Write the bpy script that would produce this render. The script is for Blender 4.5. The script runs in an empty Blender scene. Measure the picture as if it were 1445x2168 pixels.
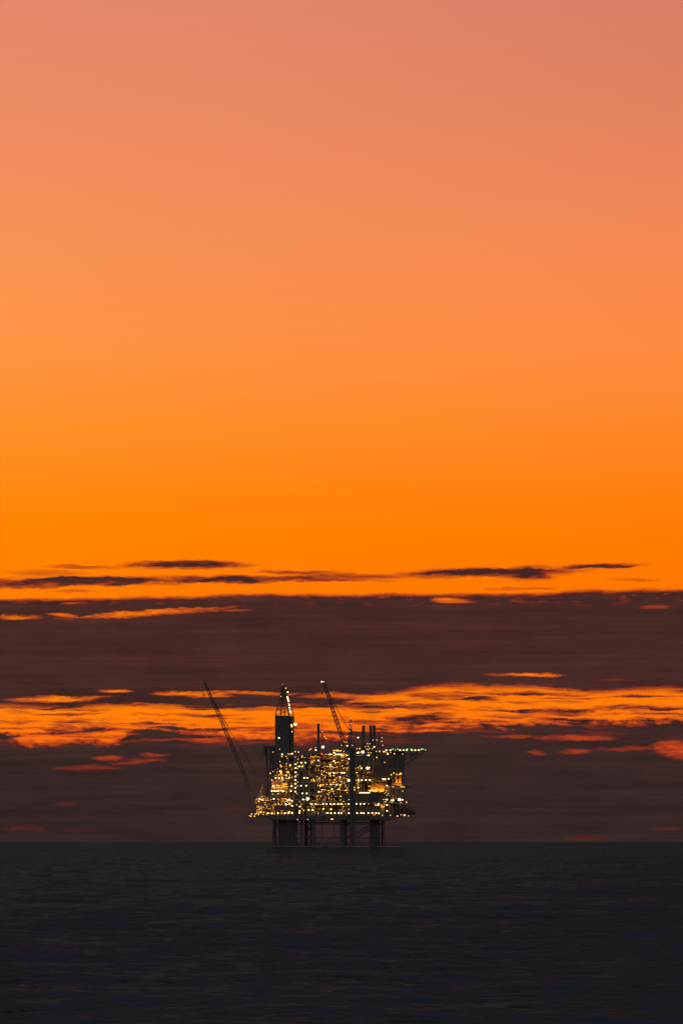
import bpy, math, random
from mathutils import Vector, noise as mnoise
import numpy as np

rnd = random.Random(7)
sc = bpy.context.scene
COL = sc.collection

# ------------------------------------------------------------------ scale
S = 0.30            # metres per drawing unit at the platform
D = 5000.0          # distance of the platform from the shore camera
EYE = 10.0          # camera height above the sea at the shore
R_EARTH = 6.371e6
FPX = D / S         # focal length in drawing units
DIP = math.sqrt(2 * EYE / R_EARTH)
X0, Y0 = 700.0, 1793.0          # platform origin in the elevation drawing


def gx(x): return (x - X0) * S
def gz(y): return (Y0 - y) * S
def P(x, y, d=0.0): return Vector((gx(x), d, gz(y)))
def lin(r, g, b):
    f = lambda c: (c / 12.92 if c <= 0.04045 else ((c + 0.055) / 1.055) ** 2.4)
    return (f(r / 255), f(g / 255), f(b / 255))


# ------------------------------------------------------------------ materials
def steel(name, col, rough=0.6, var=0.35, scale=0.6, metallic=0.0):
    m = bpy.data.materials.new(name); m.use_nodes = True
    nt = m.node_tree; b = nt.nodes['Principled BSDF']
    tc = nt.nodes.new('ShaderNodeTexCoord')
    mp = nt.nodes.new('ShaderNodeMapping'); mp.inputs['Scale'].default_value = (1, 1, 0.35)
    nz = nt.nodes.new('ShaderNodeTexNoise'); nz.inputs['Scale'].default_value = scale; nz.inputs['Detail'].default_value = 6
    cr = nt.nodes.new('ShaderNodeValToRGB')
    cr.color_ramp.elements[0].position = 0.3; cr.color_ramp.elements[1].position = 0.7
    cr.color_ramp.elements[0].color = (*[c * (1 - var) for c in col], 1)
    cr.color_ramp.elements[1].color = (*[min(1, c * (1 + var)) for c in col], 1)
    nt.links.new(tc.outputs['Object'], mp.inputs['Vector'])
    nt.links.new(mp.outputs['Vector'], nz.inputs['Vector'])
    nt.links.new(nz.outputs['Fac'], cr.inputs['Fac'])
    nt.links.new(cr.outputs['Color'], b.inputs['Base Color'])
    b.inputs['Roughness'].default_value = rough; b.inputs['Metallic'].default_value = metallic
    return m


def glow(name, col, strength):
    m = bpy.data.materials.new(name); m.use_nodes = True
    nt = m.node_tree; nt.nodes.clear()
    e = nt.nodes.new('ShaderNodeEmission'); e.inputs['Color'].default_value = (*col, 1); e.inputs['Strength'].default_value = strength
    o = nt.nodes.new('ShaderNodeOutputMaterial'); nt.links.new(e.outputs[0], o.inputs['Surface'])
    return m


M_DARK = steel('weathered_dark_steel', (0.20, 0.19, 0.185), 0.7, .2)
M_GREY = steel('grey_painted_steel', (0.34, 0.33, 0.315), 0.6)
M_DECK = steel('deck_plate', (0.19, 0.185, 0.18), 0.75)
M_PALE = steel('pale_cladding', (0.55, 0.53, 0.50), 0.6, 0.12)
M_CLAD = steel('ribbed_dark_cladding', (0.20, 0.19, 0.18), 0.65, 0.25)
M_PIPE = steel('process_pipe', (0.42, 0.40, 0.37), 0.5, 0.3)
M_BOAT = steel('boat_paint', (0.16, 0.11, 0.075), 0.5, 0.2)
M_AMBER_LIT = steel('amber_lit_cladding', (0.55, 0.34, 0.10), 0.6, 0.12)  # amber lamplight on pale cladding, partly put into the base colour
M_COLUMN = steel('dark_column_paint', (0.15, 0.145, 0.14), 0.7, 0.25, 0.25)
M_BOOM = steel('dark_boom_steel', (0.20, 0.17, 0.15), 0.6)
M_ROPE = steel('wire_rope', (0.07, 0.07, 0.07), 0.6)
E_WHITE = glow('white_lens', (1.0, 0.78, 0.37), 2.5)
E_WARM = glow('warm_lens', (1.0, 0.56, 0.15), 1.8)
E_FLOOD = glow('flood_lens', (1.0, 0.84, 0.50), 8.0)
E_UP = glow('uplight_lens', (1.0, 0.33, 0.008), 62.0)
E_FILL = glow('hidden_fill_lens', (1.0, 0.36, 0.022), 95.0)
E_AMBER = glow('sodium_lens', (1.0, 0.42, 0.05), 3.0)
E_GREEN = glow('green_lens', (0.02, 1.0, 0.12), 2.2)
E_RED = glow('red_lens', (1.0, 0.06, 0.02), 2.0)


# ------------------------------------------------------------------ mesh builder
class MB:
    def __init__(self): self.v = []; self.f = []; self.mi = []

    def _add(self, vs, fs, mi=0):
        n = len(self.v); self.v += [tuple(p) for p in vs]
        self.f += [tuple(i + n for i in f) for f in fs]; self.mi += [mi] * len(fs)

    def box(self, x0, x1, y0, y1, z0, z1, mi=0):
        x0, x1 = sorted((x0, x1)); y0, y1 = sorted((y0, y1)); z0, z1 = sorted((z0, z1))
        vs = [(x0, y0, z0), (x1, y0, z0), (x1, y1, z0), (x0, y1, z0), (x0, y0, z1), (x1, y0, z1), (x1, y1, z1), (x0, y1, z1)]
        self._add(vs, [(0, 3, 2, 1), (4, 5, 6, 7), (0, 1, 5, 4), (1, 2, 6, 5), (2, 3, 7, 6), (3, 0, 4, 7)], mi)
        return self

    def pbox(self, x0, x1, ya, yb, d0, d1, mi=0):     # box given in drawing units and depth in metres
        return self.box(gx(x0), gx(x1), d0, d1, gz(ya), gz(yb), mi)

    def tube(self, a, b, r0, r1=None, n=8, mi=0):
        a = Vector(a); b = Vector(b); r1 = r0 if r1 is None else r1
        d = (b - a).normalized()
        u = d.cross(Vector((0, 1, 0)))
        if u.length < 0.01: u = d.cross(Vector((1, 0, 0)))
        u.normalize(); w = d.cross(u)
        vs = []
        for c, r in ((a, r0), (b, r1)):
            for k in range(n):
                t = 2 * math.pi * (k + 0.5) / n
                vs.append(c + (u * math.cos(t) + w * math.sin(t)) * r)
        fs = [(k, (k + 1) % n, n + (k + 1) % n, n + k) for k in range(n)]
        fs += [tuple(range(n))[::-1], tuple(range(n, 2 * n))]
        self._add(vs, fs, mi); return self

    def lathe(self, a, axis, prof, n=14, mi=0, sx=1.0):   # prof: (distance along axis, radius)
        a = Vector(a); d = Vector(axis).normalized()
        u = d.cross(Vector((0, 1, 0)))
        if u.length < 0.01: u = d.cross(Vector((1, 0, 0)))
        u.normalize(); w = d.cross(u); vs = []
        for t, r in prof:
            for k in range(n):
                q = 2 * math.pi * k / n
                vs.append(a + d * t + (u * math.cos(q) + w * math.sin(q) * sx) * max(r, 0.01))
        fs = []
        for j in range(len(prof) - 1):
            for k in range(n):
                fs.append((j * n + k, j * n + (k + 1) % n, (j + 1) * n + (k + 1) % n, (j + 1) * n + k))
        fs += [tuple(range(n))[::-1], tuple(range((len(prof) - 1) * n, len(prof) * n))]
        self._add(vs, fs, mi); return self

    def sphere(self, c, r, n=14, mi=0):
        m = n // 2
        return self.lathe(Vector(c) - Vector((0, 0, r)), (0, 0, 1), [(r - r * math.cos(math.pi * j / m), r * math.sin(math.pi * j / m)) for j in range(m + 1)], n, mi)

    def prism(self, pts, d0, d1, mi=0):      # outline in (x, z) metres, extruded in depth
        n = len(pts)
        vs = [(x, d0, z) for x, z in pts] + [(x, d1, z) for x, z in pts]
        fs = [tuple(range(n)), tuple(range(n, 2 * n))[::-1]] + [(k, n + k, n + (k + 1) % n, (k + 1) % n) for k in range(n)]
        self._add(vs, fs, mi); return self

    def mesh(self, name, mats):
        me = bpy.data.meshes.new(name); me.from_pydata(self.v, [], self.f)
        for m in (mats if isinstance(mats, (list, tuple)) else [mats]): me.materials.append(m)
        me.polygons.foreach_set('material_index', self.mi)
        import bmesh
        bm = bmesh.new(); bm.from_mesh(me); bmesh.ops.recalc_face_normals(bm, faces=bm.faces); bm.to_mesh(me); bm.free()
        me.update(); return me

    def build(self, name, mats, parent=None):
        o = bpy.data.objects.new(name, self.mesh(name, mats)); COL.objects.link(o)
        if parent is not None: o.parent = parent
        return o


def inst(name, me, parent, loc):
    o = bpy.data.objects.new(name, me); COL.objects.link(o)
    if parent is not None: o.parent = parent
    o.location = loc
    return o


ZSEA = -D * D / (2 * R_EARTH)
BASE = Vector(((X0 - 722.5) * S, D, ZSEA))


def thing(name, label, cat, group=None, loc=None):
    o = bpy.data.objects.new(name, None); COL.objects.link(o)
    o.empty_display_size = 2
    o.location = BASE if loc is None else BASE + Vector(loc)
    o['label'] = label; o['category'] = cat
    if group: o['group'] = group
    return o


# ------------------------------------------------------------------ lamps (one mesh per kind, copies share it)
def lamp_mesh(name, w, h, lens):
    m = MB()
    m.box(-w / 2 - .08, w / 2 + .08, 0.0, .22, -h / 2 - .08, h / 2 + .08, 0)          # housing
    m.box(-.07, .07, .22, .9, -.07, .07, 0)                                            # bracket
    m.prism([(-w / 2, -h / 2), (w / 2, -h / 2), (w / 2, h / 2), (-w / 2, h / 2)], -.02, -.34, 1)   # lens
    return m.mesh(name, [M_DARK, lens])


LM = {
    'B': ('floodlight', lamp_mesh('floodlight', 1.45, 1.1, E_FLOOD)),
    'W': ('deck_lamp', lamp_mesh('deck_lamp', 0.92, 0.78, E_WHITE)),
    'w': ('bulkhead_lamp', lamp_mesh('bulkhead_lamp', 0.46, 0.52, E_WARM)),
    'A': ('sodium_floodlight', lamp_mesh('sodium_floodlight', 1.0, .9, E_AMBER)),
    'a': ('sodium_lamp', lamp_mesh('sodium_lamp', 0.55, 0.65, E_AMBER)),
    'G': ('green_perimeter_lamp', lamp_mesh('green_perimeter_lamp', 0.75, 0.5, E_GREEN)),
    'R': ('red_warning_lamp', lamp_mesh('red_warning_lamp', 0.6, 0.6, E_RED)),
    'r': ('red_lamp', lamp_mesh('red_lamp', 1.1, 1.0, E_RED)),
}


def fill_mesh():
    m = MB(); m.box(-.5, .5, 0, .15, -.25, .45, 0); m.box(-.5, .5, .15, .75, .3, .45, 0); m.box(-.42, .42, .15, .5, -.2, .26, 1)
    return m.mesh('hidden_fill_lamp', [M_DARK, E_FILL])
LM['k'] = ('hidden_fill_lamp', fill_mesh())  # added for amber glow in the modules, lens hidden from the camera
def up_mesh():
    m = MB(); m.box(-.5, .5, 0, .15, -.5, .3, 0); m.box(-.5, .5, .15, .8, -.5, -.35, 0); m.box(-.42, .42, .15, .65, -.35, .15, 1)
    return m.mesh('floor_uplight', [M_DARK, E_UP])
LM['u'] = ('floor_uplight', up_mesh())


def lamp(kind, x, y, d, parent, org=(0, 0, 0)):
    nm, me = LM[kind]
    return inst(nm, me, parent, P(x, y, d) - Vector(org))


# ================================================================== OIL PLATFORM
plat = thing('oil_platform', 'huge steel oil platform on dark legs, its decks crowded with white and amber lamps', 'oil platform')

# ---- jacket legs, shafts and bracing
def leg(x, r, d, top=1732, xb=None, name='leg', n=14):
    return MB().tube(P(x, top, d), P(x if xb is None else xb, 1806, d), r, r, n).build(name, M_DARK, plat)

leg(580, 0.75, -17, xb=578.5); leg(638.5, 0.85, -16); leg(648, 1.25, 4); leg(663, 1.25, -18)
leg(724.5, 1.5, -16); leg(811, 0.75, -16, xb=812); leg(658, 0.7, 14); leg(732, 0.7, 14); leg(582, 0.75, 15); leg(809, 0.75, 15)
def shaft(x0, x1, d, k):
    m = MB(); w = (x1 - x0) / k
    for i in range(k):
        m.tube(P(x0 + w * (i + .5), 1731, d + (i % 2) * .5), P(x0 + w * (i + .5), 1806, d + (i % 2) * .5), w * S * .56, n=12)
    m.pbox(x0 + .6, x1 - .6, 1731, 1806, d + 1.5, d + 8)
    m.pbox(x0 - .5, x1 + .5, 1771, 1773, d - 1.2, d + 8.5)
    return m.build('conductor_shaft', M_DARK, plat)
shaft(589, 630, -14, 9); shaft(782, 803, -14, 6)
# tall front column from the sea to above the top deck
m = MB(); m.pbox(740.5, 752, 1582, 1806, -29, -25.5)
for y in range(1590, 1790, 12): m.pbox(740.1, 752.4, y, y + 1.2, -29.2, -25.4)
m.pbox(739.5, 741.2, 1582, 1740, -28, -26.5); col = m.build('front_column', M_COLUMN, plat)
MB().pbox(740.5, 750, 1583, 1585.5, -30, -24).build('column_cap', M_PALE, col)

def brace(a, b, r=0.3, da=-16, db=-16):
    return MB().tube(P(*a, da), P(*b, db), r, n=8).build('brace', M_DARK, plat)

for a, b, r in [((664, 1742), (782, 1742), .5), ((664, 1774), (782, 1774), .38), ((682, 1742), (682, 1774), .28), ((707.5, 1742), (707.5, 1774), .3),
                ((580, 1742), (590, 1757), .28), ((579, 1765), (590, 1742), .28), ((580, 1774), (590, 1774), .28), ((579, 1790), (590, 1774), .25),
                ((630, 1756), (647, 1764), .28), ((630, 1774), (663, 1774), .28), ((648, 1742), (663, 1772), .32), ((652, 1742), (662, 1742), .3),
                ((648, 1768), (663, 1774), .25), ((666, 1777), (676, 1792), .32), ((661, 1777), (652, 1790), .3),
                ((727, 1758), (740, 1742), .28), ((727, 1772), (742, 1752), .28), ((738, 1742), (742, 1768), .28), ((727, 1774), (742, 1766), .25), ((727, 1777), (738, 1790), .28),
                ((753, 1762), (783, 1748), .4), ((753, 1772), (783, 1758), .4), ((755, 1778), (768, 1791), .36), ((753, 1742), (783, 1742), .35),
                ((803, 1742), (811, 1756), .26), ((803, 1768), (811, 1756), .26), ((803, 1774), (811, 1774), .26)]:
    brace(a, b, r)
for a, b in [((582, 1745), (809, 1745)), ((582, 1774), (658, 1774)), ((732, 1774), (809, 1774)), ((732, 1774), (809, 1745)), ((658, 1774), (582, 1745))]:
    brace(a, b, .22, 14, 14)

# ---- main (lower) deck
m = MB()
m.prism([(gx(x), gz(y)) for x, y in [(528, 1727), (872, 1727), (872, 1731), (836, 1732), (828, 1735.5), (572, 1735.5), (562, 1732), (528, 1730.5)]], -22, 20)
for x in range(532, 870, 6): m.pbox(x, x + .7, 1724.4, 1727, -21.9, -21.75)
m.pbox(528, 872, 1724, 1724.5, -21.95, -21.7)
for x in range(575, 825, 15): m.pbox(x, x + 2, 1735.5, 1738, -20, 18)
main_deck = m.build('main_deck', M_DECK, plat)
for i in range(34):
    x = rnd.uniform(534, 868); w = rnd.uniform(1.2, 4.5); h = rnd.uniform(1.5, 5.5)
    MB().pbox(x, x + w, 1727 - h, 1727, rnd.uniform(-20, -17), rnd.uniform(-16, -12)).build('deck_locker', M_GREY, main_deck)
for x0, x1, y in [(575, 650, 1737), (668, 738, 1737.5), (752, 826, 1737)]: MB().tube(P(x0, y, -19), P(x1, y, -19), .28).build('under_deck_pipe', M_PIPE, main_deck)

# ---- open modules: floors, columns, equipment, back walls
def module(name, x0, x1, levels, ybot, yf, yb, dens=1.0, bay=12, amber=0.0, back=True, wall=(), mat=M_GREY):
    """levels: tops of the floors in drawing units, highest first; ybot is the main deck."""
    m = MB()
    for y in levels: m.pbox(x0, x1, y, y + 1.6, yf, yb)
    nb = max(1, round((x1 - x0) / bay)); xs = [x0 + (x1 - x0) * i / nb for i in range(nb + 1)]
    for i, x in enumerate(xs):
        xa = min(max(x - .6, x0), x1 - 1.2)
        for d in (yf + .4, (yf + yb) / 2, yb - 1.0):
            m.pbox(xa, xa + 1.2, levels[0] + .2, ybot, d, d + .5)
    for y in levels:                                   # handrails
        m.pbox(x0, x1, y - 3.6, y - 3.25, yf + .02, yf + .12)
        m.pbox(x0, x1, y - 1.9, y - 1.6, yf + .02, yf + .12)
        for k in range(int((x1 - x0) / 5)): m.pbox(x0 + k * 5 + .2, x0 + k * 5 + .6, y - 3.6, y, yf + .02, yf + .12)
    root = m.build(name, mat, plat)
    spans = list(zip(levels, levels[1:] + [ybot]))
    if back:
        w = MB()
        for ya, yb_ in spans: w.pbox(x0 + .3, x1 - .3, ya + 1.7, yb_, yb - .4, yb - .1)
        w.build('back_wall', M_CLAD, root)
    for (ya, yc) in spans:
        top = ya + 1.7
        for i in range(nb):
            xa, xb = xs[i] + .8, xs[i + 1] - .8
            for q in range(int(3 * dens + rnd.random())):
                t = rnd.random(); x = rnd.uniform(xa, xb - 2); d = rnd.uniform(yf + 2.5, yf + 14)
                h = (yc - top) * rnd.uniform(.35, .9); w = rnd.uniform(1.5, 5)
                w = min(w, xb - x); eq = MB()
                if t < .4: eq.pbox(x, x + w, yc - h, yc, d, d + rnd.uniform(1, 4))
                elif t < .7:
                    r = w * S * .5
                    eq.lathe(P(x + w / 2, yc, d), (0, 0, 1), [(0, r), (h * S * .86, r), (h * S * .95, r * .75), (h * S, r * .2)], 12)
                else:
                    r = min(w, h * .8) * S * .35
                    eq.lathe(P(xa, yc - r / S - 1.0, d), (1, 0, 0), [(0, r * .3), (r * .5, r), ((xb - xa) * S - r * .5, r), ((xb - xa) * S, r * .3)], 12)
                    for q_ in (.2, .8): eq.pbox(xa + (xb - xa) * q_ - .6, xa + (xb - xa) * q_ + .6, yc - r / S, yc, d - r * .6, d + r * .6)
                eq.build('equipment_skid' if t < .4 else 'pressure_vessel' if t < .7 else 'horizontal_drum', M_GREY, root)
        for q in range(int((2 + (x1 - x0) / 22) * dens)):
            y = rnd.uniform(top + 1, min(yc - 1, top + 6)); d = rnd.uniform(yf + 1.2, yf + 10); xa = rnd.uniform(x0, x1 - 14); xb = min(x1 - .5, xa + rnd.uniform(10, 40))
            r = rnd.uniform(.12, .32); pp = MB(); pp.tube(P(xa, y, d), P(xb, y, d), r)
            pp.tube(P(xb, y, d), P(xb, yc, d), r); pp.tube(P(xa, y, d), P(xa, y, d + 5), r); pp.build('process_pipe', M_PIPE, root)
    for (xa, xb, ya, yc) in wall:
        w = MB(); w.pbox(xa, xb, ya, yc, yf + .8, yf + 1.2)
        k = xa + 1
        while k < xb - .8: w.pbox(k, k + .5, ya, yc, yf + .62, yf + .8); k += 1.6
        w.build('cladding_panel', M_CLAD, root)
    # unseen amber fill lamps added under the floors to light the equipment
    if amber:
        for (ya, yc) in spans:
            for i in range(nb):
                if rnd.random() < amber:
                    lamp('k', rnd.uniform(xs[i] + 2, xs[i + 1] - 2), ya + 3.3 + rnd.random(), yf + rnd.uniform(.4, 3), root)
    return root

drill = module('drilling_module', 574, 622, [1645, 1672, 1689, 1700], 1727, -20, 16, 1.1, 9.6, .8, wall=[(574.5, 606, 1677.5, 1688.5), (582, 621, 1706, 1716)])
subst = module('drill_floor_module', 581, 622, [1600, 1617, 1631], 1645, -17, 12, .9, 10, .4, wall=[(583, 594, 1602, 1628)])
cranedeck = module('crane_deck_module', 544, 573.6, [1690.5, 1706], 1727, -18, -4, .8, 10, .6, back=False)
stairs = module('stair_tower', 622.4, 632, [1613 + 8.2 * i for i in range(13)], 1727, -21, -16, 0, 9.6, 0, back=True)
block = module('machinery_block', 632.4, 654, [1601, 1632, 1656, 1672, 1686, 1700], 1727, -19, 14, .5, 10, .1, wall=[(633, 653.5, 1634, 1700)])
proc = module('process_module', 655, 739, [1595, 1608, 1620, 1633, 1644, 1657, 1668, 1682, 1699], 1727, -20, 16, 1.2, 12, .7, wall=[(656, 666, 1622, 1633), (722, 738, 1675, 1699)])
util = module('utility_module', 752.6, 829, [1648, 1681, 1699.5], 1727, -20, 14, .8, 12.6, .3, wall=[(753, 824, 1682.6, 1699), (753, 806, 1708, 1719)])
upper = module('upper_utility_module', 752.6, 789, [1598.5, 1632], 1648, -18, 10, .9, 9, .7, back=True, wall=[(753.5, 788, 1601, 1622)])
east = module('east_module', 829.3, 856, [1662, 1690, 1701], 1727, -17, 12, .8, 9, .25, wall=[(833, 855, 1668, 1688)])

# ---- accommodation block under the helideck
m = MB(); m.pbox(789.6, 856, 1600, 1647.6, -13, 12)
x = 790.5
while x < 855: m.pbox(x, x + .8, 1600.5, 1647, -13.25, -13); x += 2.3
for y in (1612, 1624, 1636): m.pbox(789.6, 856, y, y + .8, -13.4, -13.25)
m.pbox(829.4, 856, 1647.6, 1662, -13, 12)
for x0, x1, yt in [(795, 799, 1592), (801, 806, 1594), (809, 814, 1590), (816, 822, 1595)]: m.pbox(x0, x1, yt, 1600, -8, -2)
accom = m.build('accommodation_block', M_CLAD, plat)
# amber lit plinth pair and lookout gallery
m = MB(); m.pbox(836, 841.2, 1643, 1662, -16.5, -14.2); m.pbox(842.6, 848.5, 1643, 1662, -16.5, -14.2); m.pbox(836, 849, 1641.8, 1643, -17, -13.6)
duct = m.build('lit_ventilation_duct', M_AMBER_LIT, accom)
for x in (838.6, 845.5): lamp('u', x, 1660, -19.0, duct)
m = MB(); m.prism([(gx(x), gz(y)) for x, y in [(850, 1660), (870, 1660), (870, 1663), (864, 1665), (860, 1672), (856, 1678), (850, 1678)]], -14, -6)
m.build('cantilever_gallery', M_DARK, plat)

# ---- orange floodlit cabin on the utility module
m = MB(); m.pbox(784, 813, 1660, 1677.5, -18.6, -10)
for k in range(10): m.pbox(785 + k * 2.8, 785.4 + k * 2.8, 1660.6, 1677, -18.72, -18.6)
m.pbox(783.4, 813.6, 1659, 1660, -19, -9.6); m.pbox(783.4, 813.6, 1677.5, 1679.6, -21.6, -9)
cabin = m.build('floodlit_cabin', M_AMBER_LIT, plat)
for x in (786.5, 790.5, 794.5, 800.5, 806, 810.5): lamp('u', x, 1676.6, -21.0, cabin)
for x in (789, 794.7, 806.5): lamp('A', x, 1674.8, -21.2, cabin)

# ---- spherical tank glowing in sodium light, drilling module
m = MB(); m.sphere(P(603.5, 1658.5, -21.5), 2.0, 18); m.pbox(598, 609, 1665, 1666.5, -23.6, -20); m.pbox(600, 601, 1659, 1672, -22, -21); m.pbox(606, 607, 1659, 1672, -22, -21)
tank = m.build('spherical_tank', M_PALE, drill)
for x, y in ((600, 1666.8), (607, 1666.8), (596, 1671), (583, 1671), (578.5, 1671)): lamp('u', x, y, -24.4, tank)
m = MB()
for x in (577, 581, 586, 590.5): m.tube(P(x, 1652, -20.6), P(x, 1672, -20.6), .45)
m.pbox(575, 598, 1667.5, 1669, -21.2, -20.1); m.build('riser_pipe', M_PALE, drill)

# ---- exhaust stacks
def stack(x0, x1, yt, yb, d):
    m = MB(); r = (x1 - x0) * S / 2; xc = (x0 + x1) / 2
    m.tube(P(xc, yb, d), P(xc, yt, d), r, r, 16); m.tube(P(xc, yt + 3, d), P(xc, yt + 1.8, d), r * 1.14, r * 1.14, 16)
    for y in range(int(yt) + 12, int(yb), 14): m.tube(P(xc, y, d), P(xc, y - 1, d), r * 1.1, r * 1.1, 16)
    return m.build('exhaust_stack', M_DARK, plat)
stack(765.5, 772, 1536.5, 1600, 0); stack(781, 787.6, 1536, 1602, -2); stack(788.4, 795, 1536, 1602, -2); stack(671, 676.5, 1532, 1597, 2)
stack(800.5, 803, 1549, 1600, -4)
lamp('R', 802, 1548, -4.6, plat)

# ---- lattice mast with flat cabinet
def lattice(m, a, b, wa, wb, nseg, rc, rl):
    """square lattice column from a to b, half widths wa -> wb."""
    a = Vector(a); b = Vector(b); d = (b - a).normalized()
    u = d.cross(Vector((0, 1, 0)))
    if u.length < .01: u = Vector((1, 0, 0))
    u.normalize(); v = Vector((0, 1, 0)); v = (v - d * v.dot(d)).normalized()
    def c(i, k):
        t = i / nseg; w = wa + (wb - wa) * t
        sx, sy = ((-1, -1), (1, -1), (1, 1), (-1, 1))[k % 4]
        return a + (b - a) * t + u * (w * sx) + v * (w * sy)
    for k in range(4): m.tube(c(0, k), c(nseg, k), rc, rc * .9, 6)
    for i in range(nseg):
        for k in range(4):
            m.tube(c(i, k), c(i + 1, k + 1) if (i + k) % 2 else c(i, k + 1), rl, n=5)
            m.tube(c(i, k + 1), c(i + 1, k), rl, n=5)
    return m
m = MB(); lattice(m, P(740.5, 1596, -8), P(742, 1524, -8), 1.5, .55, 12, .22, .12)
m.tube(P(742, 1524, -8), P(742, 1517, -8), .1); m.pbox(738.5, 744, 1543, 1556, -8.6, -7.2); m.pbox(738, 745, 1566, 1573, -9.2, -7)
m.pbox(731, 748, 1582.6, 1597, -14, -5); m.pbox(729, 746, 1581, 1582.6, -14.4, -4.6)
mast = m.build('lattice_mast', M_DARK, plat)
m = MB(); m.sphere(P(734, 1578.4, -10), 1.1, 12); m.tube(P(734, 1582, -10), P(734, 1578, -10), .3); m.build('radome', M_PALE, mast)
m = MB(); lattice(m, P(683, 1597, -10), P(682, 1546, -10), .7, .25, 8, .14, .08); m.tube(P(682, 1546, -10), P(681.5, 1528, -10), .09)
m.pbox(678.5, 688.5, 1584, 1586, -11, -9)
mast2 = m.build('aerial_mast', M_DARK, plat)
# vent boom post left of the derrick
m = MB(); m.tube(P(564, 1592, 4), P(566, 1672, 4), .75, .9, 10); m.tube(P(566, 1672, 4), P(567, 1727, 4), .9)
m.lathe(P(561.5, 1601, 4), (0, 0, 1), [(0, .9), (1.2, 1.25), (5.2, 1.25), (6.6, .8)], 12); m.pbox(561, 583, 1580, 1584, 3, 5); m.pbox(565, 582, 1606, 1608, 3.4, 4.4)
for k in range(4): m.tube(P(566 + k * 4, 1584, 4), P(570 + k * 4, 1606, 4), .16)
m.pbox(570.5, 582, 1584, 1645, 2, 9)
m.build('vent_post', M_DARK, plat)

# ---- helideck
HX0, HX1 = 815, 903
hc = (HX0 + HX1) / 2; hr = (HX1 - HX0) / 2 * S
oct8 = [(hr * a, hr * b * .9) for a, b in [(-1, -.45), (-.52, -1), (.52, -1), (1, -.45), (1, .45), (.52, 1), (-.52, 1), (-1, .45)]]
m = MB(); n = 8
vs = [(gx(hc) + x, y, gz(1592.5)) for x, y in oct8] + [(gx(hc) + x, y, gz(1590.3)) for x, y in oct8]
m._add(vs, [tuple(range(8))[::-1], tuple(range(8, 16))] + [(k, (k + 1) % 8, 8 + (k + 1) % 8, 8 + k) for k in range(8)])
vs = [(gx(hc) + x * 1.045, y * 1.045, gz(1592)) for x, y in oct8] + [(gx(hc) + x * 1.045, y * 1.045, gz(1591.4)) for x, y in oct8]
m._add(vs, [tuple(range(8))[::-1], tuple(range(8, 16))] + [(k, (k + 1) % 8, 8 + (k + 1) % 8, 8 + k) for k in range(8)])
heli = m.build('helideck', M_DECK, plat)
for d in (-9, 0, 9):
    for a, b, r in [((898, 1593), (856, 1620), .26), ((884, 1593), (856, 1609), .2), ((892, 1597), (856, 1597), .22), ((870, 1593), (870, 1611), .16), ((880, 1593), (880, 1604.5), .16), ((870, 1597), (880, 1604), .14)]:
        MB().tube(P(*a, d), P(*b, d), r, n=7).build('support_strut', M_DARK, heli)
MB().pbox(818, 856, 1592.5, 1600, -7, 8).build('helideck_pedestal', M_DARK, heli)

# ---- lit crescent shaped davit and lit shelf in the process module
m = MB(); m.prism([(gx(x), gz(y)) for x, y in [(659.5, 1651), (662, 1654), (666, 1656.5), (673, 1658), (667, 1659.2), (662, 1658.5), (660, 1656)]], -22.2, -20.6)
m.pbox(663.6, 664.8, 1659, 1675, -21.6, -20.9); davit = m.build('davit', M_PALE, proc)
lamp('w', 661, 1652.3, -23.3, davit); lamp('a', 664, 1653.4, -23.6, davit)
for x0, x1, y in [(716, 724, 1690), (698, 708, 1677), (715, 722, 1657), (706, 716, 1668), (668, 674, 1672), (686, 694, 1640), (636, 646, 1626)]: MB().pbox(x0, x1, y, y + 3.4, -21.6, -20.2).build('valve_skid', M_PALE, proc)
for x0, x1, ya, yb_ in [(720, 728, 1672, 1660), (703, 712, 1680, 1674), (721, 723, 1720, 1709), (727, 731, 1590, 1583)]: MB().tube(P(x0, ya, -21.2), P(x1, yb_, -21.2), .4).build('flowline', M_PALE, proc)
for x in (712, 717, 722): MB().lathe(P(x, 1595, -19), (0, 0, 1), [(0, .7), (1.3, .7), (1.8, .3)], 10).build('surge_drum', M_PALE, proc)

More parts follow.
